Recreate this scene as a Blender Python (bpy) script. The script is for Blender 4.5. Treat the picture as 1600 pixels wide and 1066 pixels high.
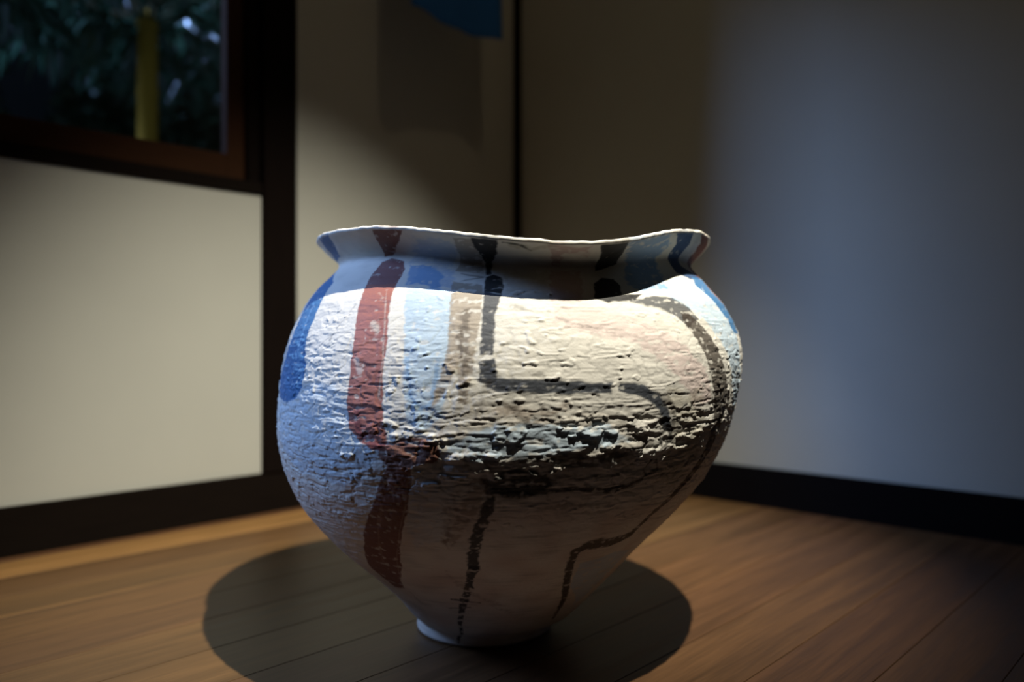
import bpy, bmesh, math, random
import numpy as np
from mathutils import Vector, Matrix

for o in list(bpy.data.objects):
    bpy.data.objects.remove(o, do_unlink=True)
scene = bpy.context.scene
COL = scene.collection
R = math.radians

# ------------------------------------------------------------------ camera, world, lights, exposure
# Room frame: the far corner of the room is the origin; the window wall is X = 0, the plain wall is Y = 0.
cam_d = bpy.data.cameras.new('camera'); cam = bpy.data.objects.new('camera', cam_d); COL.objects.link(cam)
cam.location = (1.897, -2.040, .45); cam.rotation_euler = (R(90), 0, R(43.3))
cam_d.sensor_width = 36; cam_d.lens = 28; cam_d.clip_start = .01
cam_d.dof.use_dof = True; cam_d.dof.focus_distance = .97; cam_d.dof.aperture_fstop = 1.8
scene.camera = cam
vs = scene.view_settings
vs.view_transform = 'Standard'; vs.look = 'None'; vs.exposure = 0; vs.gamma = 1; vs.use_curve_mapping = False

world = bpy.data.worlds.new('sky'); scene.world = world; world.use_nodes = True
bg = world.node_tree.nodes['Background']; bg.inputs['Color'].default_value = (.55, .68, .75, 1); bg.inputs['Strength'].default_value = .045

SPOT_POS = Vector((2.045, -1.315, 2.80))
SPOT_DIR = Vector((-.482, .130, -.866)).normalized()
def light(name, kind, loc, aim, energy, color):
    d = bpy.data.lights.new(name, kind); d.energy = energy; d.color = color
    o = bpy.data.objects.new(name, d); COL.objects.link(o); o.location = loc
    o.rotation_euler = (Vector(aim)-Vector(loc)).to_track_quat('-Z', 'Y').to_euler()
    return o
# the open sky over the garden, seen from the window on the left
sky = light('sky_patch_light', 'AREA', (-3.43, -5.05, 4.6), (.9, -.9, .5), 700, (.31, .49, 1.0))
sky.data.shape = 'RECTANGLE'; sky.data.size = 1.1; sky.data.size_y = 3.0
# gallery spotlight on the ceiling
spot = light('gallery_spot_light', 'SPOT', SPOT_POS, SPOT_POS+SPOT_DIR, 790, (1.0, .945, .82))
spot.data.spot_size = R(43.5); spot.data.spot_blend = .95; spot.data.shadow_soft_size = .018
# weak ceiling downlight near the corner
down = light('ceiling_downlight', 'POINT', (1.02, -.66, 2.90), (1.0, -.66, 0), 6, (1.0, .80, .52))
down.data.shadow_soft_size = .05

# ------------------------------------------------------------------ helpers
def tag(o, label=None, cat=None, group=None, kind=None):
    if label: o['label'] = label
    if cat: o['category'] = cat
    if group: o['group'] = group
    if kind: o['kind'] = kind
    return o
def obj(name, me, m=None, parent=None, loc=None):
    if isinstance(me, bmesh.types.BMesh):
        bm = me; me = bpy.data.meshes.new(name); bm.normal_update(); bm.to_mesh(me); bm.free()
    o = bpy.data.objects.new(name, me); COL.objects.link(o)
    if m and not me.materials: me.materials.append(m)
    if parent: o.parent = parent
    if loc: o.location = loc
    return o
def empty(name, loc=(0,0,0), rz=0):
    o = bpy.data.objects.new(name, None); COL.objects.link(o); o.location = loc; o.rotation_euler = (0,0,rz); o.empty_display_size = .05
    return o
def add_box(bm, x0, x1, y0, y1, z0, z1, bev=0):
    r = bmesh.ops.create_cube(bm, size=1, matrix=Matrix.Translation(((x0+x1)/2,(y0+y1)/2,(z0+z1)/2)) @ Matrix.Diagonal((x1-x0,y1-y0,z1-z0,1)))
    if bev:
        es = list({e for v in r['verts'] for e in v.link_edges})
        bmesh.ops.bevel(bm, geom=es, offset=bev, segments=2, affect='EDGES', profile=.5)
def box(name, b, m, parent=None, bev=0):
    bm = bmesh.new(); add_box(bm, *b, bev=bev); return obj(name, bm, m, parent)
def lathe(bm, prof, n=24, mat=Matrix.Identity(4)):
    rows = []
    for r, z in prof:
        rows.append([bm.verts.new(mat @ Vector((r*math.cos(2*math.pi*k/n), r*math.sin(2*math.pi*k/n), z))) for k in range(n)])
    for a, b in zip(rows, rows[1:]):
        for k in range(n):
            f = bm.faces.new((a[k], a[(k+1)%n], b[(k+1)%n], b[k])); f.smooth = True
    if prof[0][0] > 1e-5: bm.faces.new(rows[0][::-1])
    if prof[-1][0] > 1e-5: bm.faces.new(rows[-1])
def tube(bm, pts, radii, n=8):
    rows = []
    for i, p in enumerate(pts):
        a = pts[max(i-1,0)]; b = pts[min(i+1,len(pts)-1)]
        q = (b-a).to_track_quat('Z', 'Y').to_matrix()
        rows.append([bm.verts.new(p + q @ Vector((radii[i]*math.cos(2*math.pi*k/n), radii[i]*math.sin(2*math.pi*k/n), 0))) for k in range(n)])
    for a, b in zip(rows, rows[1:]):
        for k in range(n):
            f = bm.faces.new((a[k], a[(k+1)%n], b[(k+1)%n], b[k])); f.smooth = True
    bm.faces.new(rows[0][::-1]); bm.faces.new(rows[-1])

# ------------------------------------------------------------------ materials
def mat(name, col, rough=.6, spec=.4):
    m = bpy.data.materials.new(name); m.use_nodes = True
    b = m.node_tree.nodes['Principled BSDF']
    b.inputs['Base Color'].default_value = (*col, 1); b.inputs['Roughness'].default_value = rough
    b.inputs['Specular IOR Level'].default_value = spec
    return m, m.node_tree, b
def node(nt, t, **kw):
    n = nt.nodes.new(t)
    for k, v in kw.items():
        if k in n.inputs: n.inputs[k].default_value = v
        else: setattr(n, k, v)
    return n
def noisy(name, c0, c1, scale, stretch=(1,1,1), rough=.6, spec=.3, bump=.1, bdist=.001, detail=6):
    m, nt, b = mat(name, c0, rough, spec)
    tc = node(nt, 'ShaderNodeTexCoord'); mp = node(nt, 'ShaderNodeMapping'); mp.inputs['Scale'].default_value = stretch
    nz = node(nt, 'ShaderNodeTexNoise', Scale=scale, Detail=detail)
    mx = node(nt, 'ShaderNodeMix', data_type='RGBA'); mx.inputs['A'].default_value = (*c0,1); mx.inputs['B'].default_value = (*c1,1)
    bp = node(nt, 'ShaderNodeBump', Strength=bump, Distance=bdist)
    L = nt.links.new
    L(tc.outputs['Object'], mp.inputs['Vector']); L(mp.outputs['Vector'], nz.inputs['Vector'])
    L(nz.outputs['Fac'], mx.inputs['Factor']); L(mx.outputs['Result'], b.inputs['Base Color'])
    L(nz.outputs['Fac'], bp.inputs['Height']); L(bp.outputs['Normal'], b.inputs['Normal'])
    return m
M_wall = noisy('cream_plaster', (.385,.382,.33), (.355,.352,.305), 6, rough=.9, spec=.1, bump=.08)
M_panel = noisy('brown_board', (.12,.085,.06), (.09,.065,.045), 5, (8,8,1), rough=.8, spec=.2)
M_ceil = noisy('ceiling_board', (.10,.075,.055), (.08,.06,.045), 5, rough=.9, spec=.1)
M_dark = noisy('dark_stained_wood', (.005,.0035,.0028), (.008,.0055,.004), 9, (8,1,8), rough=.8, spec=.02, bump=.15)
M_darkv = noisy('dark_stained_post', (.0045,.003,.0025), (.007,.0045,.0035), 9, (8,8,1), rough=.8, spec=.02, bump=.15)
M_sash = noisy('red_brown_sash', (.036,.014,.005), (.026,.010,.004), 10, (8,1,8), rough=.8, spec=.08, bump=.1)
M_metal, _, b_ = mat('black_metal', (.02,.02,.02), .45, .5)
M_cloth = noisy('blue_cloth', (.03,.13,.36), (.024,.11,.31), 300, rough=.9, spec=.1, bump=.2)
M_yellow = noisy('yellow_pole', (.50,.27,.03), (.42,.23,.026), 12, (4,4,.6), rough=.8, spec=.1, bump=.1)
M_leaf = noisy('palm_leaf', (.03,.088,.045), (.05,.12,.075), 20, rough=.20, spec=1.0)
M_hedge = noisy('hedge_leaf', (.02,.05,.025), (.035,.075,.035), 20, rough=.45, spec=.4)
M_bark = noisy('bark', (.05,.035,.02), (.03,.02,.012), 20, rough=.9)
M_soil = noisy('garden_soil', (.03,.025,.018), (.02,.03,.012), 4, rough=1)

# glass: clear, with a surface reflection
M_glass = bpy.data.materials.new('window_glass'); M_glass.use_nodes = True
nt = M_glass.node_tree; nt.nodes.clear()
out = nt.nodes.new('ShaderNodeOutputMaterial'); mx = nt.nodes.new('ShaderNodeMixShader'); lw = node(nt, 'ShaderNodeLayerWeight', Blend=.5); pw = node(nt, 'ShaderNodeMath', operation='POWER'); pw.inputs[1].default_value = 5; fr = node(nt, 'ShaderNodeMath', operation='MULTIPLY_ADD'); fr.inputs[1].default_value = .9; fr.inputs[2].default_value = .04
tr = nt.nodes.new('ShaderNodeBsdfTransparent'); tr.inputs['Color'].default_value = (.93,.96,.95,1)
gl = node(nt, 'ShaderNodeBsdfGlossy', Roughness=.02)
nt.links.new(lw.outputs['Facing'], pw.inputs[0]); nt.links.new(pw.outputs[0], fr.inputs[0]); nt.links.new(fr.outputs[0], mx.inputs[0]); nt.links.new(tr.outputs[0], mx.inputs[1]); nt.links.new(gl.outputs[0], mx.inputs[2]); nt.links.new(mx.outputs[0], out.inputs[0])

def plank_material():
    m, nt, b = mat('floor_wood', (.2,.1,.05), .42, .4)
    L = nt.links.new
    tc = node(nt, 'ShaderNodeTexCoord'); oi = node(nt, 'ShaderNodeObjectInfo')
    off = node(nt, 'ShaderNodeVectorMath', operation='SCALE'); off.inputs[0].default_value = (7.3, 3.1, 5.7)
    L(oi.outputs['Random'], off.inputs['Scale'])
    ad = node(nt, 'ShaderNodeVectorMath', operation='ADD'); L(tc.outputs['Object'], ad.inputs[0]); L(off.outputs[0], ad.inputs[1])
    mp = node(nt, 'ShaderNodeMapping'); mp.inputs['Scale'].default_value = (22, 1.1, 22); L(ad.outputs[0], mp.inputs['Vector'])
    n1 = node(nt, 'ShaderNodeTexNoise', Scale=1.6, Detail=7, Roughness=.6, Distortion=.6); L(mp.outputs[0], n1.inputs['Vector'])
    mp2 = node(nt, 'ShaderNodeMapping'); mp2.inputs['Scale'].default_value = (140, 5, 140); L(ad.outputs[0], mp2.inputs['Vector'])
    n2 = node(nt, 'ShaderNodeTexNoise', Scale=2.2, Detail=4); L(mp2.outputs[0], n2.inputs['Vector'])
    # each board has its own tone (object colour); grain only shades it
    gr = node(nt, 'ShaderNodeMapRange'); gr.inputs['From Min'].default_value = .25; gr.inputs['From Max'].default_value = .75; gr.inputs['To Min'].default_value = .62; gr.inputs['To Max'].default_value = 1.38; L(n1.outputs['Fac'], gr.inputs['Value'])
    g2 = node(nt, 'ShaderNodeMapRange'); g2.inputs['From Min'].default_value = .3; g2.inputs['From Max'].default_value = .7; g2.inputs['To Min'].default_value = .80; g2.inputs['To Max'].default_value = 1.12; L(n2.outputs['Fac'], g2.inputs['Value'])
    pr = node(nt, 'ShaderNodeMath', operation='MULTIPLY'); L(gr.outputs[0], pr.inputs[0]); L(g2.outputs[0], pr.inputs[1])
    sc = node(nt, 'ShaderNodeVectorMath', operation='SCALE'); L(oi.outputs['Color'], sc.inputs[0]); L(pr.outputs[0], sc.inputs['Scale'])
    L(sc.outputs[0], b.inputs['Base Color'])
    rr = node(nt, 'ShaderNodeMapRange'); rr.inputs['To Min'].default_value = .34; rr.inputs['To Max'].default_value = .56; L(n1.outputs['Fac'], rr.inputs['Value']); L(rr.outputs[0], b.inputs['Roughness'])
    bp = node(nt, 'ShaderNodeBump', Strength=.25, Distance=.0006); L(n2.outputs['Fac'], bp.inputs['Height']); L(bp.outputs[0], b.inputs['Normal'])
    return m
M_floor = plank_material()
M_sub = mat('subfloor', (.02,.012,.008), .9)[0]

# ------------------------------------------------------------------ room shell
XR, YR, HT = 3.6, -3.6, 3.0
BAYS = ((-1.665, -.972), (-3.10, -1.86)); ZS, ZT = .8325, 1.95         # window openings between the posts and the added pier
fl = tag(box('floor', (-.012, XR, YR, .012, -.06, -.018), M_sub), kind='structure')
rng = random.Random(4)
PW, PLEN = .124, 2.7
bm = bmesh.new(); add_box(bm, -PW/2+.0006, PW/2-.0006, -PLEN/2+.0005, PLEN/2-.0005, -.018, 0, .0007)
plank_me = bpy.data.meshes.new('plank'); bm.to_mesh(plank_me); bm.free(); plank_me.materials.append(M_floor)
tones = {}
for i in range(29):
    x = .035 - PW/2 + PW*i
    y0 = .012 - (rng.random()*PLEN if i in (5, 9, 12) or i > 17 else rng.uniform(1.95, PLEN))
    for k in range(4):
        yc = y0 - PLEN*k + PLEN/2
        hi = min(yc+PLEN/2, .012); lo = max(yc-PLEN/2, YR)
        if hi-lo < .05: continue
        if hi-lo > PLEN-.01: me = plank_me
        else:
            bm = bmesh.new(); add_box(bm, -PW/2+.0006, PW/2-.0006, (lo-hi)/2+.0005, (hi-lo)/2-.0005, -.018, 0, .0007)
            me = bpy.data.meshes.new('plank'); bm.to_mesh(me); bm.free(); me.materials.append(M_floor)
        o = obj('plank', me, None, fl); o.location = (x, (lo+hi)/2, 0)
        t = rng.random(); v = rng.uniform(.72, .84)
        if i == 1: t, v = 1.0, 1.55                                 # the pale yellow board along the wall
        if i in (2, 3): t = .55+.4*t
        o.color = ((.112+.030*t)*v, (.051+.024*t)*v, (.022+.003*t)*v, 1)

bm = bmesh.new()
add_box(bm, -.13, -.012, YR, .012, -.018, ZS)
for y0, y1 in ((-.972, .012), (-1.86, -1.665), (YR, -3.10)): add_box(bm, -.13, -.012, y0, y1, ZS, HT)
for y0, y1 in BAYS: add_box(bm, -.13, -.012, y0, y1, ZT, HT)
tag(obj('wall_left', bm, M_wall), kind='structure')
tag(box('wall_right', (-.13, XR+.12, .012, .13, -.018, HT), M_wall), kind='structure')
tag(box('wall_back', (XR, XR+.12, YR-.12, .012, -.018, HT), M_panel), kind='structure')
tag(box('wall_front', (-.13, XR, YR-.12, YR, -.018, HT), M_panel), kind='structure')
tag(box('ceiling', (-.13, XR+.12, YR-.12, .13, HT, HT+.1), M_ceil), kind='structure')
tag(box('baseboard_left', (-.012, 0, YR, 0, 0, .104), M_dark, bev=.0015), kind='structure')
tag(box('baseboard_right', (0, XR, 0, .012, 0, .104), noisy('dark_stained_wood_x', (.004,.003,.003), (.006,.005,.005), 9, (1,8,8), rough=.8, spec=.02), bev=.0015), kind='structure')
tag(box('trim_1', (-.10, .004, -.972, -.875, .104, HT), M_darkv, bev=.002), kind='structure')
tag(box('trim_2', (-.012, .010, -.010, .012, .104, HT), M_darkv, bev=.002), kind='structure')
tag(box('added_pier', (-.14, .004, -1.86, -1.665, .104, HT), M_darkv, bev=.002), kind='structure')  # unseen pier, added to shade the right end of the right wall
tag(box('trim_4', (-.10, .004, -3.197, -3.10, .104, HT), M_darkv, bev=.002), kind='structure')

for nwin, (OP0, OP1) in enumerate(BAYS, 1):
    win = tag(empty('window_%d' % nwin, (-.06, (OP0+OP1)/2, ZS)), kind='structure')
    wx, wy, wz = win.location
    def wbox(name, b, m, parent=win, bev=.0015):
        return box(name, (b[0]-wx, b[1]-wx, b[2]-wy, b[3]-wy, b[4]-wz, b[5]-wz), m, parent, bev)
    wbox('window_sill', (-.135, -.006, OP0, OP1, ZS, .862), M_dark)
    wbox('sill_strip', (-.085, -.028, OP0, OP1, .862, .8695), M_dark)
    wbox('jamb', (-.13, -.018, OP1-.034, OP1, .862, ZT), M_darkv)
    wbox('jamb', (-.13, -.018, OP0, OP0+.034, .862, ZT), M_darkv)
    wbox('window_head', (-.13, -.018, OP0+.034, OP1-.034, ZT-.035, ZT), M_dark)
    y0, y1 = OP0+.034, OP1-.034; xa, xb = -.068, -.036
    s = bpy.data.objects.new('sash', None); COL.objects.link(s); s.parent = win
    wbox('stile', (xa, xb, y1-.049, y1, .8695, ZT-.035), M_sash, s)
    wbox('stile', (xa, xb, y0, y0+.049, .8695, ZT-.035), M_sash, s)
    wbox('rail', (xa, xb, y0+.049, y1-.049, .8695, .930), M_sash, s)
    wbox('rail', (xa, xb, y0+.049, y1-.049, ZT-.088, ZT-.035), M_sash, s)
    wbox('pane', (xa+.013, xa+.017, y0+.045, y1-.045, .926, ZT-.084), M_glass, s, 0)

# ------------------------------------------------------------------ the painted pot
_rs = np.random.RandomState(7)
_perm = _rs.permutation(256).astype(np.int32); _perm = np.r_[_perm, _perm, _perm]
_g = _rs.normal(size=(256,3)).astype(np.float32); _g /= np.linalg.norm(_g, axis=1)[:,None]
def noise3(x, y, z):
    x = np.asarray(x, np.float32); y = np.asarray(y, np.float32); z = np.asarray(z, np.float32)
    xi = np.floor(x).astype(np.int32); yi = np.floor(y).astype(np.int32); zi = np.floor(z).astype(np.int32)
    fx = x-xi; fy = y-yi; fz = z-zi
    u = fx*fx*fx*(fx*(fx*6-15)+10); v = fy*fy*fy*(fy*(fy*6-15)+10); w = fz*fz*fz*(fz*(fz*6-15)+10)
    xi &= 255; yi &= 255; zi &= 255
    def c(dx, dy, dz):
        g = _g[_perm[_perm[_perm[(xi+dx)&255]+((yi+dy)&255)]+((zi+dz)&255)]]
        return g[...,0]*(fx-dx)+g[...,1]*(fy-dy)+g[...,2]*(fz-dz)
    def lerp(a, b, t): return a+(b-a)*t
    return 1.5*lerp(lerp(lerp(c(0,0,0),c(1,0,0),u),lerp(c(0,1,0),c(1,1,0),u),v), lerp(lerp(c(0,0,1),c(1,0,1),u),lerp(c(0,1,1),c(1,1,1),u),v), w)
def sstep(a, b, x):
    t = np.clip((x-a)/(b-a), 0, 1); return t*t*(3-2*t)

# ---- pot surface (local frame: +x right, -y front; th = 0 faces front, + to the right) ----
PROF = [(0.000,-.0445,.1030),(.004,-.0445,.1066),(.014,-.0440,.1070),(.020,-.0410,.1095),(.030,-.0335,.1265),(.064,-.0307,.1565),(.10,-.0310,.1900),
        (.15,-.0350,.2385),(.20,-.0335,.2840),(.25,-.0245,.3190),(.30,-.0175,.3405),(.35,-.0090,.3500),
        (.40,-.0010,.3530),(.45,.0035,.3465),(.50,.0045,.3245),(.53,.0030,.3030),(.55,.0040,.2855),(.5605,.0045,.2765),(.567,.0045,.2735),(.5715,.0045,.2740),
        (.578,.0040,.2785),(.592,.0025,.2920),(.605,.0015,.3035)]
LIP_TH = [-180,-140,-110,-90,-65,-45,-30,-12,0,12,24,36,48,60,75,90,115,140]
LIP_DZ = [0,.002,-.006,-.008,-.006,-.009,-.013,-.0297,-.0398,-.0440,-.0370,-.0180,-.0075,-.004,-.006,-.009,.002,-.004]
LIP_DR = [0,-.004,.004,0,.002,.005,.010,.025,.039,.046,.043,.025,.008,.003,.001,0,.004,.006]
CY_Z = [0,.06,.15,.25,.32,.40,.46,.52,.57,.62]; CY = [0,-.010,-.026,-.036,-.035,-.017,-.003,.006,.010,.010]   # the belly hangs forward

def smooth_profile(step=.0009):
    P = np.array(PROF)
    d = np.r_[0, np.cumsum(np.hypot(np.diff(P[:,0]), np.diff(P[:,2])))]
    m = np.zeros_like(P)                      # cubic Hermite with finite-difference tangents
    m[1:-1] = (P[2:]-P[:-2])/(d[2:]-d[:-2])[:,None]
    m[0] = (P[1]-P[0])/(d[1]-d[0]); m[-1] = (P[-1]-P[-2])/(d[-1]-d[-2])
    n = int(d[-1]/step); s = np.linspace(0, d[-1], n)
    i = np.clip(np.searchsorted(d, s, side='right')-1, 0, len(d)-2)
    h = (d[i+1]-d[i])[:,None]; t = ((s-d[i])[:,None])/h
    out = (2*t**3-3*t**2+1)*P[i] + (t**3-2*t**2+t)*h*m[i] + (-2*t**3+3*t**2)*P[i+1] + (t**3-t**2)*h*m[i+1]
    return s, out

def lip_offsets(th):
    k = np.degrees(th)
    x = np.array(LIP_TH + [180.]); z = np.array(LIP_DZ + [LIP_DZ[0]]); r = np.array(LIP_DR + [LIP_DR[0]])
    k = (k+180) % 360 - 180
    def sm(v):
        w = 0
        for o, g in ((-9,.15),(-4.5,.2),(0,.3),(4.5,.2),(9,.15)):
            w = w + g*np.interp((k+o+180) % 360 - 180, x, v)
        return w
    return sm(z), sm(r)

def pot_point(th, z, cx, r):
    """smooth surface: th, and profile values z, cx, r broadcast together"""
    w = np.clip((z-.535)/.07, 0, 1)**1.15
    wz = np.clip((z-.50)/.105, 0, 1)**1.3
    dz, dr = lip_offsets(th)
    cy = np.interp(z, CY_Z, CY)
    rr = (r + dr*w)*(1+cy/1.27); zz = z + dz*wz
    return cx + rr*np.sin(th), cy - rr*np.cos(th), zz

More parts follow.
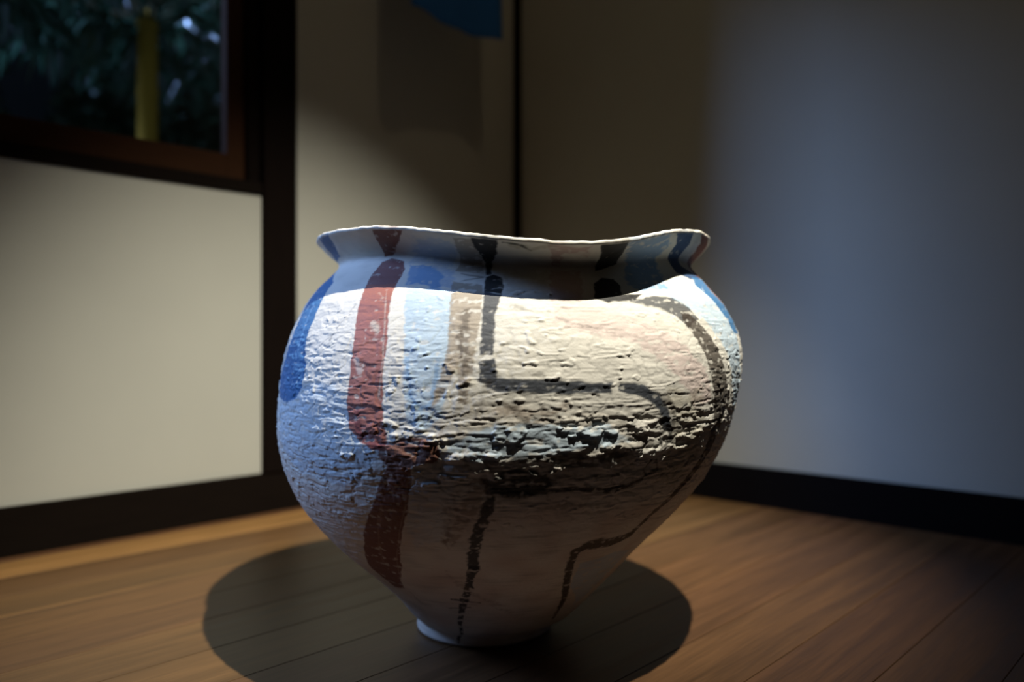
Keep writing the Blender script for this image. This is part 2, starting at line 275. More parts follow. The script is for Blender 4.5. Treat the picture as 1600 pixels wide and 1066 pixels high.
STROKES = [
    ('poly',(0.62,0.43,0.41),0.45,0.006,0.35,[(0.0432,0.5921),(0.0893,0.5861),(0.1541,0.568),(0.2073,0.5419),(0.2534,0.5058),(0.2793,0.4677),(0.2462,0.4536),(0.1843,0.5118),(0.131,0.5419),(0.0734,0.554),(0.0418,0.562)]),
    ('poly',(0.4,0.55,0.68),0.75,0.003,0.25,[(-0.1469,0.6182),(-0.0806,0.6102),(-0.0734,0.55),(-0.0706,0.4978),(-0.0706,0.4536),(-0.0907,0.4376),(-0.1109,0.4456),(-0.1224,0.4897),(-0.131,0.55)]),
    ('poly',(0.14,0.3,0.52),0.8,0.005,0.25,[(-0.1641,0.6644),(-0.1267,0.6624),(-0.1022,0.6443),(-0.0979,0.6182),(-0.1483,0.6222)]),
    ('poly',(0.14,0.3,0.52),0.45,0.01,0.35,[(-0.1397,0.6624),(-0.0878,0.6543),(-0.0763,0.6142),(-0.144,0.6222)]),
    ('poly',(0.14,0.3,0.52),0.28,0.01,0.3,[(-0.1368,0.7206),(-0.0792,0.7206),(-0.0936,0.6664),(-0.1656,0.6684)]),
    ('line',(0.14,0.3,0.52),0.55,0.002,0.4,[(-0.1224,0.5199,0.0023),(-0.1123,0.4757,0.0022),(-0.0979,0.4616,0.0026),(-0.0864,0.4657,0.0022),(-0.0835,0.4897,0.0022),(-0.085,0.5158,0.0019)]),
    ('poly',(0.4,0.55,0.68),0.45,0.006,0.5,[(-0.3873,0.4797),(-0.2261,0.4877),(-0.1368,0.4155),(-0.1757,0.3633),(-0.2981,0.3653),(-0.3773,0.4014)]),
    ('poly',(0.33,0.27,0.2),0.3,0.012,0.5,[(-0.072,0.4616),(-0.0245,0.4757),(0.0475,0.4616),(0.1224,0.4536),(0.1857,0.4195),(0.144,0.3834),(0.0648,0.3713),(-0.0259,0.3874),(-0.0662,0.4175)]),
    ('poly',(0.38,0.54,0.68),0.62,0.006,0.35,[(-0.0605,0.4275),(-0.0058,0.4456),(0.0504,0.4456),(0.1181,0.4396),(0.1526,0.4215),(0.108,0.4175),(0.0432,0.4075),(-0.0274,0.4014),(-0.0576,0.4135)]),  # bluish highlights of the lit belly flakes, put into the colour
    ('poly',(0.4,0.55,0.68),0.7,0.004,0.35,[(0.216,0.6262),(0.2952,0.6403),(0.3499,0.6162),(0.3758,0.572),(0.3801,0.5158),(0.4204,0.4556),(0.3686,0.4456),(0.324,0.5078),(0.2865,0.552),(0.252,0.5841),(0.2203,0.5981)]),
    ('poly',(0.36,0.32,0.22),0.45,0.01,0.5,[(0.1857,0.4877),(0.2448,0.4777),(0.2707,0.4456),(0.2865,0.3854),(0.2606,0.3513),(0.2045,0.3773),(0.2189,0.4175)]),
    ('poly',(0.4,0.55,0.68),0.6,0.003,0.35,[(0.1728,0.2228),(0.2448,0.2348),(0.3125,0.2228),(0.311,0.1505),(0.2793,0.0923),(0.1872,0.1626)]),
    ('poly',(0.4,0.55,0.68),0.25,0.008,0.5,[(-0.1022,0.3854),(-0.0562,0.3914),(-0.0389,0.3553),(-0.0518,0.293),(-0.1037,0.2629),(-0.1138,0.3111)]),
    ('poly',(0.035,0.15,0.33),0.97,0.0015,0.12,[(-0.4061,0.6684),(-0.3269,0.6363),(-0.3168,0.6062),(-0.3125,0.5781),(-0.311,0.552),(-0.3038,0.5239),(-0.2923,0.5058),(-0.2923,0.4817),(-0.3081,0.4657),(-0.3413,0.4576),(-0.3931,0.4616),(-0.4262,0.4857),(-0.3917,0.5158),(-0.383,0.5439),(-0.3859,0.572),(-0.4017,0.6062),(-0.4161,0.6443)]),
    ('poly',(0.035,0.15,0.33),0.95,0.0015,0.12,[(-0.3845,0.7286),(-0.3269,0.7286),(-0.3384,0.7145),(-0.3729,0.6905),(-0.4536,0.6864),(-0.4133,0.7005),(-0.3989,0.7186)]),
    ('line',(0.018,0.06,0.15),0.8,0.001,0.4,[(-0.3917,0.6302,0.0014),(-0.3801,0.574,0.0018),(-0.396,0.5379,0.0023),(-0.4061,0.5138,0.0018)]),
    ('line',(0.14,0.3,0.52),0.8,0.001,0.5,[(-0.3427,0.5941,0.0022),(-0.3341,0.556,0.0026),(-0.3297,0.5199,0.0022)]),
    ('poly',(0.17,0.05,0.022),0.93,0.0015,0.25,[(-0.2045,0.7286),(-0.1469,0.7286),(-0.1742,0.7045),(-0.2045,0.6824),(-0.2246,0.6804),(-0.2174,0.6985)]),
    ('poly',(0.17,0.04,0.035),0.95,0.0012,0.15,[(-0.2275,0.6724),(-0.2073,0.6784),(-0.18,0.6724),(-0.1685,0.6563),(-0.1656,0.6403),(-0.167,0.6202),(-0.2203,0.6182),(-0.2275,0.6443)]),
    ('poly',(0.3,0.092,0.06),0.95,0.0014,0.16,[(-0.2217,0.6242),(-0.167,0.6242),(-0.1627,0.5861),(-0.1526,0.5419),(-0.1512,0.5038),(-0.1469,0.4677),(-0.1397,0.4396),(-0.1339,0.4235),(-0.1368,0.4115),(-0.1541,0.4115),(-0.1713,0.4195),(-0.1886,0.4335),(-0.1987,0.4657),(-0.2001,0.5038),(-0.2045,0.5419),(-0.216,0.5861)]),
    ('line',(0.17,0.04,0.035),0.8,0.002,0.45,[(-0.1814,0.4576,0.0038),(-0.1757,0.4335,0.0053),(-0.1555,0.4195,0.006),(-0.1325,0.4155,0.0052)]),
    ('line',(0.55,0.5,0.42),0.55,0.001,0.5,[(-0.1771,0.6122,0.0008),(-0.1613,0.56,0.0012),(-0.1541,0.5199,0.0008),(-0.1526,0.4737,0.0008)]),
    ('line',(0.6,0.55,0.45),0.7,0.004,0.4,[(-0.1814,0.564,0.0039),(-0.1699,0.554,0.0047)]),
    ('line',(0.6,0.55,0.45),0.6,0.004,0.5,[(-0.1785,0.6001,0.0028),(-0.1886,0.6082,0.002)]),
    ('line',(0.6,0.55,0.5),0.6,0.004,0.5,[(-0.1929,0.5178,0.0031),(-0.1857,0.5038,0.0027)]),
    ('poly',(0.17,0.05,0.022),0.92,0.002,0.25,[(-0.1397,0.4155),(-0.121,0.4255),(-0.0979,0.4295),(-0.0749,0.4255),(-0.0662,0.4135),(-0.0706,0.4014),(-0.0979,0.3954),(-0.1022,0.3593),(-0.1109,0.3211),(-0.1267,0.275),(-0.1512,0.2188),(-0.2088,0.1505),(-0.2491,0.1445),(-0.2491,0.1746),(-0.2505,0.1987),(-0.2016,0.2629),(-0.1713,0.3151),(-0.1483,0.3553),(-0.1325,0.3934),(-0.1454,0.4054)]),
    ('line',(0.36,0.25,0.18),0.6,0.001,0.45,[(-0.1022,0.3894,0.0011),(-0.1094,0.3412,0.0011),(-0.131,0.273,0.0012),(-0.1757,0.1907,0.0008)]),
    ('line',(0.34,0.2,0.13),0.5,0.002,0.5,[(-0.144,0.3392,0.0023),(-0.1627,0.281,0.0024),(-0.1886,0.2208,0.0021)]),
    ('poly',(0.33,0.27,0.2),0.75,0.002,0.4,[(-0.0763,0.7246),(-0.0461,0.7266),(-0.049,0.6905),(-0.0446,0.6503),(-0.085,0.6543)]),
    ('poly',(0.33,0.27,0.2),0.85,0.002,0.45,[(-0.0835,0.6302),(-0.0418,0.6222),(-0.0403,0.566),(-0.0432,0.5419),(-0.0432,0.5058),(-0.0461,0.4677),(-0.0547,0.4697),(-0.0619,0.5058),(-0.0749,0.4757),(-0.085,0.4616),(-0.0792,0.4978),(-0.0749,0.5339),(-0.0778,0.566)]),
    ('line',(0.05,0.036,0.026),0.6,0.004,0.6,[(-0.059,0.5761,0.0061),(-0.059,0.5419,0.0067),(-0.0518,0.5098,0.0051),(-0.0504,0.4737,0.0036)]),
    ('line',(0.33,0.27,0.2),0.5,0.004,0.6,[(-0.0763,0.4897,0.0037),(-0.0821,0.4616,0.0044),(-0.0677,0.4255,0.0051)]),
    ('poly',(0.01,0.009,0.008),0.96,0.002,0.15,[(-0.0518,0.7286),(-0.0187,0.7286),(-0.0245,0.7005),(-0.0346,0.6804),(-0.0317,0.6483),(-0.0403,0.6463),(-0.0446,0.6804),(-0.0504,0.7025)]),
    ('poly',(0.01,0.009,0.008),0.97,0.0015,0.05,[(-0.0403,0.6403),(-0.0302,0.6503),(-0.0187,0.6423),(-0.0144,0.6222),(-0.0173,0.6021),(-0.0389,0.6082)]),
    ('poly',(0.03,0.036,0.048),0.93,0.002,0.18,[(-0.0389,0.6082),(-0.0173,0.6021),(-0.023,0.5761),(-0.0245,0.55),(-0.0245,0.5239),(-0.0374,0.5239),(-0.0389,0.554),(-0.0403,0.5841)]),
    ('poly',(0.03,0.036,0.048),0.97,0.0025,0.12,[(-0.0374,0.5158),(-0.0216,0.5199),(-0.0158,0.4978),(0.0418,0.4958),(0.1138,0.4918),(0.1123,0.4797),(0.0576,0.4797),(0.0014,0.4817),(-0.0173,0.4817),(-0.036,0.4938)]),
    ('poly',(0.03,0.036,0.048),0.97,0.0025,0.16,[(0.121,0.4918),(0.1497,0.4897),(0.1785,0.4757),(0.2016,0.4496),(0.2102,0.4315),(0.1958,0.4356),(0.1814,0.4576),(0.1555,0.4717),(0.1224,0.4817)]),
    ('line',(0.01,0.009,0.008),0.85,0.002,0.4,[(0.2059,0.4376,0.0023),(0.2145,0.4175,0.0019),(0.2016,0.4115,0.0019),(0.1929,0.4275,0.0015),(0.2073,0.4356,0.0016)]),
    ('line',(0.01,0.009,0.008),0.85,0.002,0.4,[(0.1987,0.3974,0.0015),(0.2088,0.3834,0.0016),(0.1944,0.3753,0.0019),(0.1843,0.3834,0.0015),(0.1929,0.3974,0.0015)]),
    ('line',(0.01,0.009,0.008),0.92,0.003,0.35,[(0.1886,0.3713,0.0039),(0.1699,0.3633,0.0038),(0.144,0.3593,0.0046),(0.0979,0.3653,0.0037),(0.059,0.3633,0.0044),(0.0144,0.3633,0.0059),(-0.0029,0.3693,0.0044)]),
    ('poly',(0.01,0.009,0.008),0.88,0.006,0.5,[(-0.0158,0.3794),(0.0101,0.3934),(0.0533,0.3894),(0.072,0.3753),(0.0533,0.3573),(0.0144,0.3553),(-0.0115,0.3593)]),
    ('line',(0.05,0.036,0.026),0.7,0.006,0.6,[(0.0144,0.4075,0.0051),(0.0734,0.4014,0.0066),(0.1354,0.4054,0.0052),(0.1757,0.4195,0.0038)]),
    ('line',(0.2,0.125,0.075),0.45,0.008,0.6,[(-0.0086,0.4616,0.0072),(0.0346,0.4516,0.0058),(0.0605,0.4616,0.0051)]),
    ('line',(0.2,0.125,0.075),0.5,0.006,0.6,[(-0.0202,0.3713,0.011),(-0.0302,0.3372,0.0134),(-0.0518,0.279,0.0077)]),
    ('line',(0.01,0.009,0.008),0.9,0.004,0.42,[(-0.0029,0.3513,0.0074),(-0.0101,0.3252,0.0082),(-0.0144,0.281,0.0085),(-0.0187,0.2248,0.0088)]),
    ('line',(0.01,0.009,0.008),0.88,0.003,0.55,[(-0.0187,0.2248,0.008),(-0.036,0.1746,0.0075),(-0.0706,0.1184,0.0087),(-0.0994,0.0703,0.0072),(-0.1094,0.0161,0.0084)]),
    ('line',(0.01,0.009,0.008),0.8,0.002,0.4,[(-0.0907,0.1385,0.0013),(-0.0216,0.1325,0.0013)]),
    ('line',(0.01,0.009,0.008),0.8,0.002,0.4,[(-0.1138,0.1104,0.0013),(-0.0504,0.1184,0.0013)]),
    ('poly',(0.42,0.24,0.22),0.6,0.005,0.3,[(0.0418,0.7266),(0.0878,0.7246),(0.095,0.6985),(0.0806,0.7085),(0.059,0.7125),(0.059,0.6804),(0.0504,0.6804)]),
    ('poly',(0.42,0.24,0.22),0.5,0.004,0.3,[(0.049,0.6644),(0.0907,0.6644),(0.0922,0.6262),(0.0778,0.5901),(0.0418,0.5901)]),
    ('poly',(0.01,0.009,0.008),0.97,0.0015,0.1,[(0.0994,0.7286),(0.1368,0.7286),(0.1469,0.7005),(0.1512,0.6784),(0.131,0.6704),(0.1152,0.6644),(0.1138,0.6925)]),
    ('poly',(0.01,0.009,0.008),0.98,0.0015,0.05,[(0.1066,0.6282),(0.1238,0.6443),(0.1411,0.6403),(0.1454,0.6262),(0.1397,0.6062),(0.1728,0.6082),(0.1541,0.5961),(0.1152,0.5921),(0.0979,0.5981)]),
    ('poly',(0.14,0.3,0.52),0.75,0.007,0.35,[(0.1382,0.7286),(0.216,0.7286),(0.2462,0.7025),(0.2405,0.6844),(0.2361,0.6463),(0.2261,0.6222),(0.1713,0.6122),(0.1584,0.6343),(0.1699,0.6804)]),
    ('line',(0.36,0.32,0.22),0.5,0.004,0.5,[(-0.0014,0.7206,0.0053),(0.0202,0.7145,0.0046),(0.0418,0.7266,0.003)]),
    ('poly',(0.36,0.32,0.22),0.35,0.008,0.4,[(-0.0187,0.6664),(0.049,0.6624),(0.0418,0.5921),(-0.013,0.6001)]),
    ('line',(0.05,0.036,0.026),0.6,0.002,0.5,[(-0.0749,0.6483,0.0012),(-0.0432,0.6403,0.002),(-0.072,0.6302,0.0016)]),
    ('line',(0.01,0.009,0.008),0.8,0.002,0.5,[(-0.013,0.7246,0.0015),(0.0072,0.7226,0.0019),(0.0202,0.7125,0.0015)]),
    ('poly',(0.018,0.06,0.15),0.97,0.0012,0.1,[(0.2333,0.7286),(0.2937,0.7286),(0.3182,0.7085),(0.3197,0.6844),(0.3211,0.6684),(0.3557,0.6563),(0.4147,0.6503),(0.3125,0.6403),(0.2808,0.6523),(0.2765,0.6744),(0.2721,0.6905),(0.2664,0.7085)]),
    ('poly',(0.035,0.15,0.33),0.95,0.0012,0.15,[(0.3283,0.6463),(0.4046,0.6483),(0.4147,0.6142),(0.419,0.574),(0.4089,0.55),(0.3643,0.552),(0.347,0.5781),(0.3254,0.6102),(0.3125,0.6282)]),
    ('poly',(0.17,0.05,0.022),0.97,0.001,0.1,[(0.3297,0.7286),(0.3931,0.7286),(0.4694,0.7145),(0.4665,0.6905),(0.4089,0.6624),(0.4147,0.6483),(0.3614,0.6523),(0.3758,0.6764),(0.3845,0.6985),(0.3672,0.7166)]),
    ('poly',(0.42,0.2,0.12),0.8,0.001,0.2,[(0.4046,0.6483),(0.4176,0.6343),(0.4204,0.6042),(0.4248,0.5821),(0.4176,0.5901),(0.3801,0.6122)]),
    ('poly',(0.03,0.036,0.048),0.85,0.0025,0.3,[(0.1483,0.5941),(0.1901,0.6062),(0.2232,0.6021),(0.2462,0.5861),(0.2563,0.57),(0.2318,0.558),(0.2088,0.5781),(0.18,0.5881)]),
    ('line',(0.05,0.036,0.026),0.88,0.002,0.35,[(0.2333,0.572,0.0098),(0.2534,0.548,0.0131),(0.2707,0.5219,0.0156),(0.2894,0.4918,0.0182),(0.3067,0.4637,0.0184),(0.3153,0.4335,0.0151),(0.3139,0.3994,0.0109),(0.3009,0.3693,0.0083),(0.2793,0.3412,0.0066),(0.2549,0.3091,0.0058),(0.2433,0.275,0.0058)]),
    ('line',(0.05,0.036,0.026),0.92,0.003,0.35,[(0.2448,0.273,0.0067),(0.2117,0.2629,0.0107),(0.1656,0.2649,0.0097),(0.1454,0.2549,0.008),(0.1541,0.2188,0.0083),(0.1699,0.1746,0.0085),(0.2016,0.1164,0.008),(0.2246,0.0682,0.0055)]),
    ('line',(0.2,0.125,0.075),0.5,0.01,0.6,[(-0.0418,0.3713,0.0059),(-0.0518,0.3352,0.0052),(-0.0562,0.285,0.0039)]),
    ('line',(0.05,0.036,0.026),0.5,0.006,0.65,[(0.0418,0.3352,0.003),(0.0893,0.3412,0.0037),(0.1526,0.3372,0.0031)]),
    ('line',(0.2,0.125,0.075),0.35,0.01,0.6,[(-0.0662,0.2067,0.0041),(-0.0302,0.1566,0.0051),(0.0619,0.1004,0.0053)]),
    ('line',(0.2,0.125,0.075),0.4,0.01,0.6,[(-0.1728,0.3894,0.003),(-0.1354,0.3794,0.003)]),
    ('line',(0.05,0.036,0.026),0.6,0.003,0.5,[(0.1843,0.4737,0.0038),(0.2073,0.4536,0.0047),(0.2117,0.4356,0.0031)]),
    ('line',(0.05,0.036,0.026),0.45,0.006,0.6,[(0.0029,0.4757,0.0036),(0.0101,0.4556,0.0029),(0.023,0.4476,0.0022)]),
    ('line',(0.05,0.036,0.026),0.5,0.006,0.6,[(0.0288,0.4757,0.0022),(0.0446,0.4596,0.0029),(0.0518,0.4556,0.0018)]),
    ('line',(0.05,0.036,0.026),0.5,0.006,0.6,[(-0.0274,0.4918,0.0036),(-0.0288,0.4697,0.0029),(-0.0346,0.4476,0.0022)]),
    ('line',(0.05,0.036,0.026),0.5,0.003,0.7,[(-0.2203,0.5961,0.0012),(-0.2477,0.552,0.0008),(-0.2592,0.5178,0.0008)]),
    ('line',(0.05,0.036,0.026),0.6,0.002,0.6,[(-0.1987,0.1445,0.0013),(-0.2016,0.1204,0.0018),(-0.1886,0.1084,0.0013)]),
    ('line',(0.05,0.036,0.026),0.45,0.004,0.7,[(-0.0043,0.5841,0.0011),(0.0547,0.566,0.0011),(0.1152,0.55,0.0011)]),
]


s_row, prof = smooth_profile(.00118)
th_col = np.r_[np.linspace(R(-125), R(125), 1190), np.linspace(R(125), R(235), 112)[1:-1]]
NR, NC = len(s_row), len(th_col)
TH = np.broadcast_to(th_col[None,:], (NR,NC)); SS = np.broadcast_to(s_row[:,None], (NR,NC))
X, Y, Z = pot_point(TH, prof[:,0][:,None], prof[:,1][:,None], prof[:,2][:,None])
def grads(V):
    du = np.empty_like(V); du[:,1:-1] = V[:,2:]-V[:,:-2]; du[:,0] = V[:,1]-V[:,-1]; du[:,-1] = V[:,0]-V[:,-2]
    return du, np.gradient(V, axis=0)
G = [grads(V) for V in (X,Y,Z)]
NRM = np.cross(np.stack([g[0] for g in G],-1), np.stack([g[1] for g in G],-1)); NRM /= np.linalg.norm(NRM,axis=-1)[...,None]

A = TH*.33
deg = np.degrees((TH+np.pi) % (2*np.pi) - np.pi)
def nz(f, fz, o=0): return noise3(X*f+o, Y*f+o*.7, Z*fz+o*1.3)
big = nz(7, 9)
n_a = nz(28, 60, 3.1); n_b = nz(60, 150, 9.7); n_c = nz(120, 260, 5.3); n_d = nz(22, 22, 14.2); n_e = nz(260, 320, 21.); n_v = nz(190, 45, 31.)
mid = sstep(.16,.30,Z)*(1-sstep(.44,.54,Z))                      # rough belt round the belly
front = np.exp(-((deg-12)/48)**2)
neckless = 1-sstep(.50,.565,Z)*.8
foot_m = sstep(.02,.06,Z)
# scraped ledges: stand out at their lower edge, broken up along the ring
def ledges(freq, warp, o, cut):
    ph = Z*freq + warp*(nz(16, 26, o)*.8 + np.abs(nz(48, 60, o+4))*.45 + .16*n_c + .10*n_e)
    fr = ph-np.floor(ph)
    tooth = (1-fr)**1.6 * sstep(0, .07, fr)
    brk = sstep(cut, cut+.09, nz(30, 70, o+8)+.35*n_b)
    return tooth*brk
led1 = ledges(38, 1.1, 40., -.05)
led2 = ledges(78, 1.0, 60., -.02)
ring = np.sin(2*np.pi*Z/.0125 + 3.2*nz(9, 12, 70.) + 1.1*n_a)
pits = np.clip(n_b*.75+n_c*.45-.50, 0, 1)
amp = foot_m*neckless
ledzone = sstep(.265,.305,Z)*(1-sstep(.335,.385,Z))            # the roughest ledges: below the widest line, in front
calm = (1-.45*sstep(.34,.38,Z)*front)*(1-.25*sstep(.42,.50,Z))                              # smoother shoulder in front
up = sstep(.40,.47,Z)
dents = sstep(.26,.36, nz(38, 215, 83.)+.16*n_c-.14*up)
cracks = sstep(.60,.75, 1-np.abs(nz(34, 52, 91.)+.3*n_b)*3.2)
streak = nz(24, 420, 55.)
ridges = sstep(.72,.95, 1-np.abs(nz(9, 125, 47.)+.12*n_b)*2.4)*sstep(-.15,.2,n_a)
bumps = amp*(.0020*big + calm*((.0003+.0004*mid)*n_a + (.00018+.00018*mid)*n_b + (.00012+.00012*mid)*n_c + .00014*ring*(.4+.7*mid) + .00022*n_v*mid) + .00012*n_e + .00008*streak + .0006*ridges*(.25+.75*mid))
bumps += amp*mid*(.0034*led1*(.06+.95*front*ledzone) + .0014*led2*(.13+.60*front*ledzone))
bumps -= amp*calm*(.0022*pits*(.2+.7*mid) + .0009*dents*(.15+.85*mid)*(1-.35*front) + .0005*cracks*mid)
crumbs = sstep(.40,.50, nz(85, 120, 112.)+.15*n_c)*sstep(-.1,.25,nz(12,14,120.))
bumps += amp*.0011*crumbs*(.3+.7*mid)
bumps += (1-foot_m)*(.0012*big+.0008*n_a+.0004*n_b)*sstep(.0,.012,Z)
bumps += sstep(.54,.58,prof[:,0][:,None]+0*Z)*(.0010*n_a+.0005*n_b+.0014*big)

# ---- paint: strokes in surface coordinates (a = th * .33, s = length along the profile)
COLR = np.empty((NR,NC,3), np.float32); COLR[:] = (.70,.672,.595)
tint = np.clip(.5+.9*n_d, 0, 1)[...,None]
COLR = COLR*(1-.10*tint) + np.array((.62,.57,.49))*.10*tint
COLR *= (1-.10*np.clip(n_a+.3*n_c, 0, 1))[...,None]
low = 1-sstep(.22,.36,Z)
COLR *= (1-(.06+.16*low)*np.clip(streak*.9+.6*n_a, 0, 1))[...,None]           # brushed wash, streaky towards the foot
COLR *= 1-(.22*low*np.clip(n_d*.9+.25, 0, 1))[...,None]*np.array((.55,1.0,1.15))  # reddish bounce from the floor, painted into the lower body in patches
ewarp = n_a*.6+n_b*.7+n_c*.5
def seg_dist(a, s, p, q):
    dx, dy = q[0]-p[0], q[1]-p[1]; L2 = dx*dx+dy*dy+1e-12
    t = np.clip(((a-p[0])*dx+(s-p[1])*dy)/L2, 0, 1)
    return np.hypot(a-p[0]-t*dx, s-p[1]-t*dy), t
nfront = 1190
for kind, col, al, en, dry, pts in STROKES:
    pa = [p[0] for p in pts]; ps = [p[1] for p in pts]
    pad = .012 + (max(p[2] for p in pts) if kind == 'line' else 0) + 2*en
    c0, c1 = np.searchsorted(th_col[:nfront], [(min(pa)-pad)/.33, (max(pa)+pad)/.33]); r0, r1 = np.searchsorted(s_row, [min(ps)-pad, max(ps)+pad])
    if c1 <= c0 or r1 <= r0: continue
    sl = (slice(r0,r1), slice(c0,c1)); a = A[sl]; s = SS[sl]
    sd = np.full(a.shape, 9., np.float32)
    if kind == 'line':
        for p, q in zip(pts, pts[1:]):
            d, t = seg_dist(a, s, p, q); sd = np.minimum(sd, d-(p[2]+(q[2]-p[2])*t))
    else:
        ins = np.zeros(a.shape, bool)
        for i in range(len(pts)):
            p, q = pts[i], pts[(i+1) % len(pts)]
            d, t = seg_dist(a, s, p, q); sd = np.minimum(sd, d)
            if p[1] != q[1]:
                ins ^= ((p[1] > s) != (q[1] > s)) & (a < (q[0]-p[0])*(s-p[1])/(q[1]-p[1])+p[0])
        sd = np.where(ins, -sd, sd)
    sd = sd + en*1.3*ewarp[sl]
    soft = .0007 + en*.35
    m = 1-sstep(-soft, soft, sd)
    if dry > 0:                                                     # dry brush: paint misses hollows and fades in streaks
        tex = .5+.55*n_b[sl]+.45*n_c[sl]+.35*n_v[sl]+.35*ring[sl]*.5
        m = m*(1-sstep(.92-dry*.75, 1.15-dry*.45, 1-tex)*min(1, .35+dry))
    m = (m*al)[...,None]
    COLR[sl] = COLR[sl]*(1-m) + np.array(col, np.float32)*m
# darker tone in the pits and in the cracks on the front of the belly
pit_tone = np.clip(pits*1.5 + .35*cracks*mid*front, 0, 1)*(.25+.5*mid)
COLR *= (1-.55*pit_tone)[...,None]

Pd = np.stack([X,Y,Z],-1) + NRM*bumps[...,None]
Pd[0,:,2] = 0; Pd[...,2] = np.maximum(Pd[...,2], 0)

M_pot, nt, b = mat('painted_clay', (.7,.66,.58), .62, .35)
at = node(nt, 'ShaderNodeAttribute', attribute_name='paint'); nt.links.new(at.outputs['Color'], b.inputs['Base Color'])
tc = node(nt, 'ShaderNodeTexCoord'); nzt = node(nt, 'ShaderNodeTexNoise', Scale=420, Detail=4); nt.links.new(tc.outputs['Object'], nzt.inputs['Vector'])
bp = node(nt, 'ShaderNodeBump', Strength=.35, Distance=.0006); nt.links.new(nzt.outputs['Fac'], bp.inputs['Height']); nt.links.new(bp.outputs[0], b.inputs['Normal'])

def grid_mesh(name, P, C, close_bottom=False, flip=False):
    nr, nc = P.shape[:2]
    me = bpy.data.meshes.new(name); nv = nr*nc
    i = (np.arange(nr-1)[:,None]*nc + np.arange(nc)[None,:]); j = (np.arange(nr-1)[:,None]*nc + (np.arange(nc)[None,:]+1) % nc)
    q = np.stack([i, j, j+nc, i+nc], -1).reshape(-1,4)
    if flip: q = q[:,::-1]
    idx = q.ravel(); tot = np.full(len(q), 4); start = np.arange(len(q))*4
    if close_bottom:
        ring_i = np.arange(nc) if flip else np.arange(nc)[::-1]
        start = np.r_[start, len(idx)]; tot = np.r_[tot, nc]; idx = np.r_[idx, ring_i]
    me.vertices.add(nv); me.vertices.foreach_set('co', P.reshape(-1).astype(np.float32))
    me.loops.add(len(idx)); me.loops.foreach_set('vertex_index', idx.astype(np.int32))
    me.polygons.add(len(start)); me.polygons.foreach_set('loop_start', start.astype(np.int32)); me.polygons.foreach_set('loop_total', tot.astype(np.int32))
    me.polygons.foreach_set('use_smooth', np.ones(len(start), bool))
    me.update(calc_edges=True); me.validate()
    at = me.attributes.new('paint', 'FLOAT_COLOR', 'POINT')
    at.data.foreach_set('color', np.concatenate([C, np.ones((nr,nc,1))], -1).reshape(-1).astype(np.float32))
    me.materials.append(M_pot)
    return me

pot = tag(empty('clay_pot', (1.026, -1.115, 0), R(43.3)), 'large hand-built white clay pot with wavy rim and painted red, blue and black strokes', 'pot')
zr = prof[:,0]; kf = int(np.searchsorted(zr, .021)); kn = int(np.searchsorted(zr, .569))
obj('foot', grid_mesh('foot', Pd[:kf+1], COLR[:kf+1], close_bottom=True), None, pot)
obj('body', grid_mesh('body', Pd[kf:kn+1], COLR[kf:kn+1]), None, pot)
# rim: flared collar, rounded lip and the inner face of the collar
T = .006
lipz = (.0013*n_a[-1]+.0009*n_b[-1])[:,None]*np.array((0,0,1.)) * 1.2
outer = Pd[kn:].copy(); wr = np.linspace(0,1,len(outer))**3; outer += lipz[None]*wr[:,None,None]
tang = outer[-1]-outer[-4]; tang /= np.linalg.norm(tang,axis=1)[:,None]; nl = NRM[-1]
roll = []
for k in range(1, 9):
    w = math.pi*k/8
    roll.append(outer[-1] - nl*(T/2)*(1-math.cos(w)) + tang*(T*.45)*math.sin(w) + nl*(.0006*n_c[-1-k])[:,None])
inner = (outer - NRM[kn:]*T)[::-1][1::3]
Prim = np.concatenate([outer, np.array(roll), inner])
lipc = COLR[-1]*.55 + np.array((.70,.67,.58))*.45
Crim = np.concatenate([COLR[kn:], np.repeat(lipc[None],8,0), np.repeat((COLR[-1]*.3+np.array((.6,.56,.48))*.7)[None],len(inner),0)])
obj('rim', grid_mesh('rim', Prim, Crim), None, pot)
# hollow inside
cs = np.r_[np.arange(0,nfront,9), np.arange(nfront,NC,4)]
rows_in = list(range(kn, kf+8, -12))
Pin = (np.stack([X,Y,Z],-1)-NRM*.012)[rows_in][:,cs]
Pin = np.concatenate([inner[-1:][:,cs], Pin[1:]])
obj('inside', grid_mesh('inside', Pin[::-1], np.full(Pin.shape, .5, np.float32)*np.array((1.1,1.0,.85)), close_bottom=True, flip=True), None, pot)

# ------------------------------------------------------------------ hanging cloth by the corner
cl = tag(empty('hanging_cloth', (.15, -.425, 1.388)), 'blue cloth panel hanging in front of the cream wall beside the corner', 'cloth')
bm = bmesh.new(); nx, nzv = 40, 40; W = .362
g = []
for j in range(nzv+1):
    row = []
    for i in range(nx+1):
        u = i/nx; v = j/nzv
        y = -W/2 + W*u; low = .006 - .012*math.sin(math.pi*u)*1.0 + .03*max(0, .12-u)
        z = low*(1-v) + .72*v
        x = .010*math.sin(u*7+.6)*(1-.5*v) + .006*math.sin(u*15+v*3)
        row.append(bm.verts.new((x, y, z)))
    g.append(row)
for j in range(nzv):
    for i in range(nx):
        f = bm.faces.new((g[j][i], g[j][i+1], g[j+1][i+1], g[j+1][i])); f.smooth = True
c = obj('cloth_panel', bm, M_cloth, cl); sm = c.modifiers.new('thickness', 'SOLIDIFY'); sm.thickness = .0015
bm = bmesh.new(); lathe(bm, [(.001,-.2),(.007,-.2),(.007,.2),(.001,.2)], 12, Matrix.Translation((0,0,.725)) @ Matrix.Rotation(R(90),4,'X')); obj('rod', bm, M_darkv, cl)
for y in (-.16, .16):
    bm = bmesh.new(); tube(bm, [Vector((0,y,.725)), Vector((0,y,1.60))], [.0012,.0012], 6); obj('cord', bm, M_metal, cl)

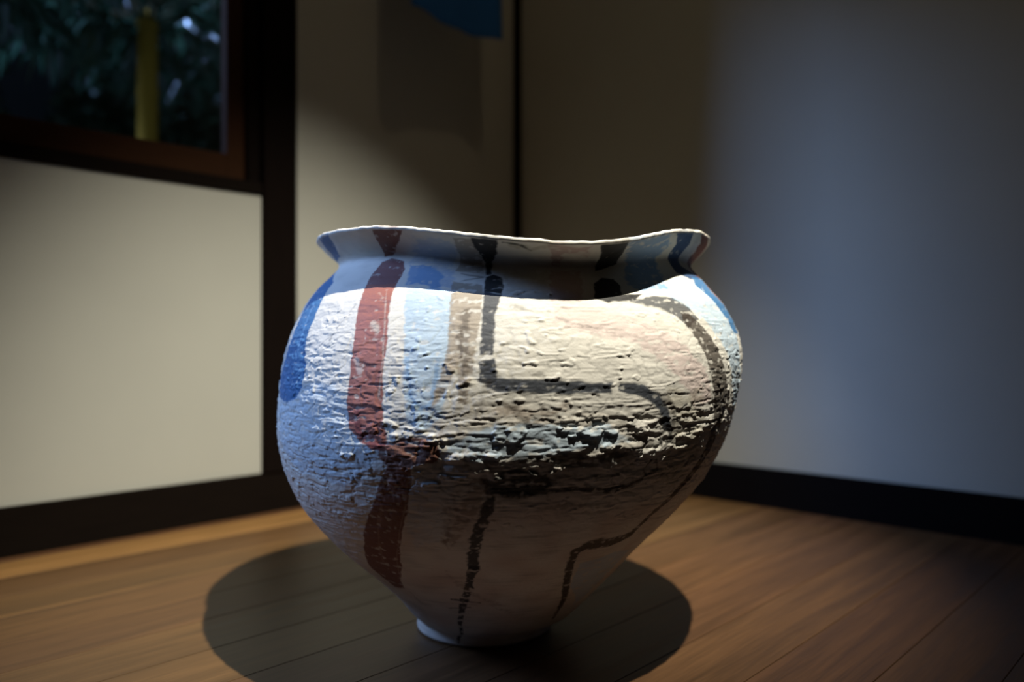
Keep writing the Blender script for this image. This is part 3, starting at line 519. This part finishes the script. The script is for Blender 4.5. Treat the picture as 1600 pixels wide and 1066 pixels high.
# ------------------------------------------------------------------ ceiling lamps (above the frame)
d_ = SPOT_DIR
sp = tag(empty('ceiling_spotlight', (SPOT_POS.x, SPOT_POS.y, HT)), 'small black can spotlight on the ceiling aimed at the pot', 'lamp')
rel = SPOT_POS - Vector((SPOT_POS.x, SPOT_POS.y, HT))
q = Matrix.Translation(rel - d_*.012) @ (-d_).to_track_quat('Z','Y').to_matrix().to_4x4()
bm = bmesh.new(); lathe(bm, [(.030,0),(.034,0),(.034,.10),(.024,.115),(.001,.115)], 28, q); 
for f in [f for f in bm.faces if len(f.verts) > 4 and (f.calc_center_median()-q.translation).length < .01]: bm.faces.remove(f)
obj('housing', bm, M_metal, sp)
bm = bmesh.new(); lathe(bm, [(.001,.002),(.029,.002),(.029,.010),(.001,.010)], 24, q); obj('lens', bm, M_metal, sp)
bm = bmesh.new(); tube(bm, [q @ Vector((0,0,.11)), Vector((q.translation.x*.5+.02, 0, -.07)), Vector((.03,0,-.012))], [.007]*3, 10); obj('arm', bm, M_metal, sp)
bm = bmesh.new(); lathe(bm, [(.001,-.014),(.045,-.014),(.048,-.010),(.048,0),(.001,0)], 28, Matrix.Translation((.03,0,0))); obj('base_plate', bm, M_metal, sp)
dl = tag(empty('downlight', (1.02,-.66,HT)), 'round downlight on the ceiling near the corner', 'lamp')
bm = bmesh.new(); lathe(bm, [(.05,-.03),(.055,-.03),(.055,0),(.05,0)], 28)
for f in [f for f in bm.faces if len(f.verts) > 4]: bm.faces.remove(f)
obj('trim_ring', bm, M_metal, dl)
me_, nt, b = mat('lit_bulb', (.9,.8,.6), .5); b.inputs['Emission Color'].default_value = (1,.8,.5,1); b.inputs['Emission Strength'].default_value = 2
bm = bmesh.new(); lathe(bm, [(.001,-.05),(.018,-.045),(.024,-.03),(.016,-.012),(.010,0)], 16); obj('bulb', bm, me_, dl)

# ------------------------------------------------------------------ garden outside the window
tag(box('garden_ground', (-9, -.13, -8, 7, -.4, -.3), M_soil), kind='structure')
M_far = noisy('dark_backdrop', (.008,.010,.009), (.012,.014,.012), 3, rough=.95, spec=.05)
tag(box('added_backdrop', (-4.75, -4.6, -6, 5, -.4, 3.0), M_far), kind='structure')  # backdrop added to keep sky from showing between the leaves

def frond(parent, base, yaw, length, lift, droop, n, leaf_len, rnd):
    """one arching frond: midrib plus leaflets, each with a folded keel"""
    bm = bmesh.new(); dirh = Vector((math.cos(yaw), math.sin(yaw), 0)); side = Vector((-dirh.y, dirh.x, 0)); pts = []
    for i in range(11):
        t = i/10; pts.append(base + dirh*length*t*(1-.12*t) + Vector((0,0,lift*t - droop*t*t)))
    tube(bm, pts, [.008*(1-.8*i/10) for i in range(11)], 5)
    for i in range(n):
        t = .18+.80*i/(n-1); k = min(int(t*10), 9); f = t*10-k; p = pts[k].lerp(pts[k+1], f); tan = (pts[k+1]-pts[k]).normalized()
        for sg in (-1, 1):
            ll = leaf_len*(.55+.6*math.sin(math.pi*min(1,t*1.05)))*rnd.uniform(.85,1.1); ww = .020*rnd.uniform(.8,1.2)
            dd = (tan*.75+side*sg*.8+Vector((0,0,rnd.uniform(-.05,.25)))).normalized(); up = dd.cross(tan)*sg; up.normalize(); wv = dd.cross(up).normalized(); rq = Matrix.Rotation(rnd.gauss(0,.8), 3, dd); up = rq @ up; wv = rq @ wv
            a = p; m1 = p+dd*ll*.4+Vector((0,0,-.02*ll)); e = p+dd*ll*.85+Vector((0,0,-rnd.uniform(.25,.85)*ll))
            v = [bm.verts.new(x) for x in (a, m1+wv*ww+up*.004, m1-up*.002, m1-wv*ww+up*.004, e)]
            for tri in ((0,1,2),(0,2,3),(1,4,2),(2,4,3)): bm.faces.new([v[q] for q in tri])
    return obj('frond', bm, M_leaf, parent)
def palm(loc, h, nf, length, label, seed, yellow=False):
    rnd = random.Random(seed)
    p = tag(empty('garden_palm', loc), label, 'palm', 'palms outside the window')
    bm = bmesh.new(); prof_ = [(.001,0)]; r0 = .043 if yellow else .03
    for i in range(7):                                              # ringed cane
        z0 = h*i/7; z1 = h*(i+1)/7; prof_ += [(r0,z0+.012),(r0*.94,z0+.03),(r0*.93,z1-.02),(r0*1.02,z1-.006)]
    lathe(bm, prof_+[(.02,h+.05),(.001,h+.06)], 18); obj('stem', bm, M_yellow if yellow else M_bark, p)
    for i in range(nf):
        yaw = 2*math.pi*i/nf + rnd.uniform(-.25,.25)
        frond(p, Vector((0, 0, h)), yaw, length*rnd.uniform(.8,1.1), rnd.uniform(.10,.65)*length, rnd.uniform(.30,.62)*length, 14, length*.36, rnd)
palm((-1.5,-.66,-.3), 2.08, 15, .56, 'palm with a smooth yellow stem standing outside the window', 1, True)
palm((-.95,-1.46,-.3), 1.84, 14, .46, 'dim palm left of the yellow-stemmed palm outside the window', 2)
palm((-2.40,.16,-.3), 2.36, 11, .60, 'palm behind and right of the yellow-stemmed palm', 3)

def shrub(loc, rx, ry, h, n, label, seed):
    rnd = random.Random(seed)
    p = tag(empty('garden_shrub', loc), label, 'shrub', 'dark shrubs behind the palms')
    bm = bmesh.new(); tube(bm, [Vector((0,0,0)), Vector((.03,.02,h*.5)), Vector((0,0,h*.85))], [.05,.035,.012], 8); obj('trunk', bm, M_bark, p)
    V = []; Fc = []
    for i in range(n):
        while True:
            a = Vector((rnd.uniform(-1,1), rnd.uniform(-1,1), rnd.uniform(-1,1)))
            if .25 < a.length < 1: break
        c = Vector((a.x*rx, a.y*ry, h/2+a.z*h/2)); d = Vector((rnd.gauss(0,1), rnd.gauss(0,1), rnd.gauss(-.2,.7))).normalized()
        s = d.cross(Vector((rnd.gauss(0,1), rnd.gauss(0,1), 1))).normalized(); L = rnd.uniform(.07,.13); w = L*.27; k = len(V)
        up = d.cross(s)*w*.3
        V += [c, c+d*L*.45+s*w+up, c+d*L*.45-up*.4, c+d*L*.45-s*w+up, c+d*L]; Fc += [(k,k+1,k+2),(k,k+2,k+3),(k+1,k+4,k+2),(k+2,k+4,k+3)]
    me = bpy.data.meshes.new('foliage'); me.from_pydata(V, [], Fc); o = obj('foliage', me, M_hedge, p); o['kind'] = 'stuff'
shrub((-3.3,-1.75,-.3), .7, 1.0, 3.6, 13000, 'dark leafy shrub at the left edge of the window view', 11)
shrub((-3.6,.20,-.3), .6, .70, 2.9, 10000, 'dark leafy shrub behind the yellow-stemmed palm', 12)
shrub((-3.6,1.85,-.3), .6, .74, 2.7, 8000, 'dark leafy shrub seen beside the window jamb', 13)
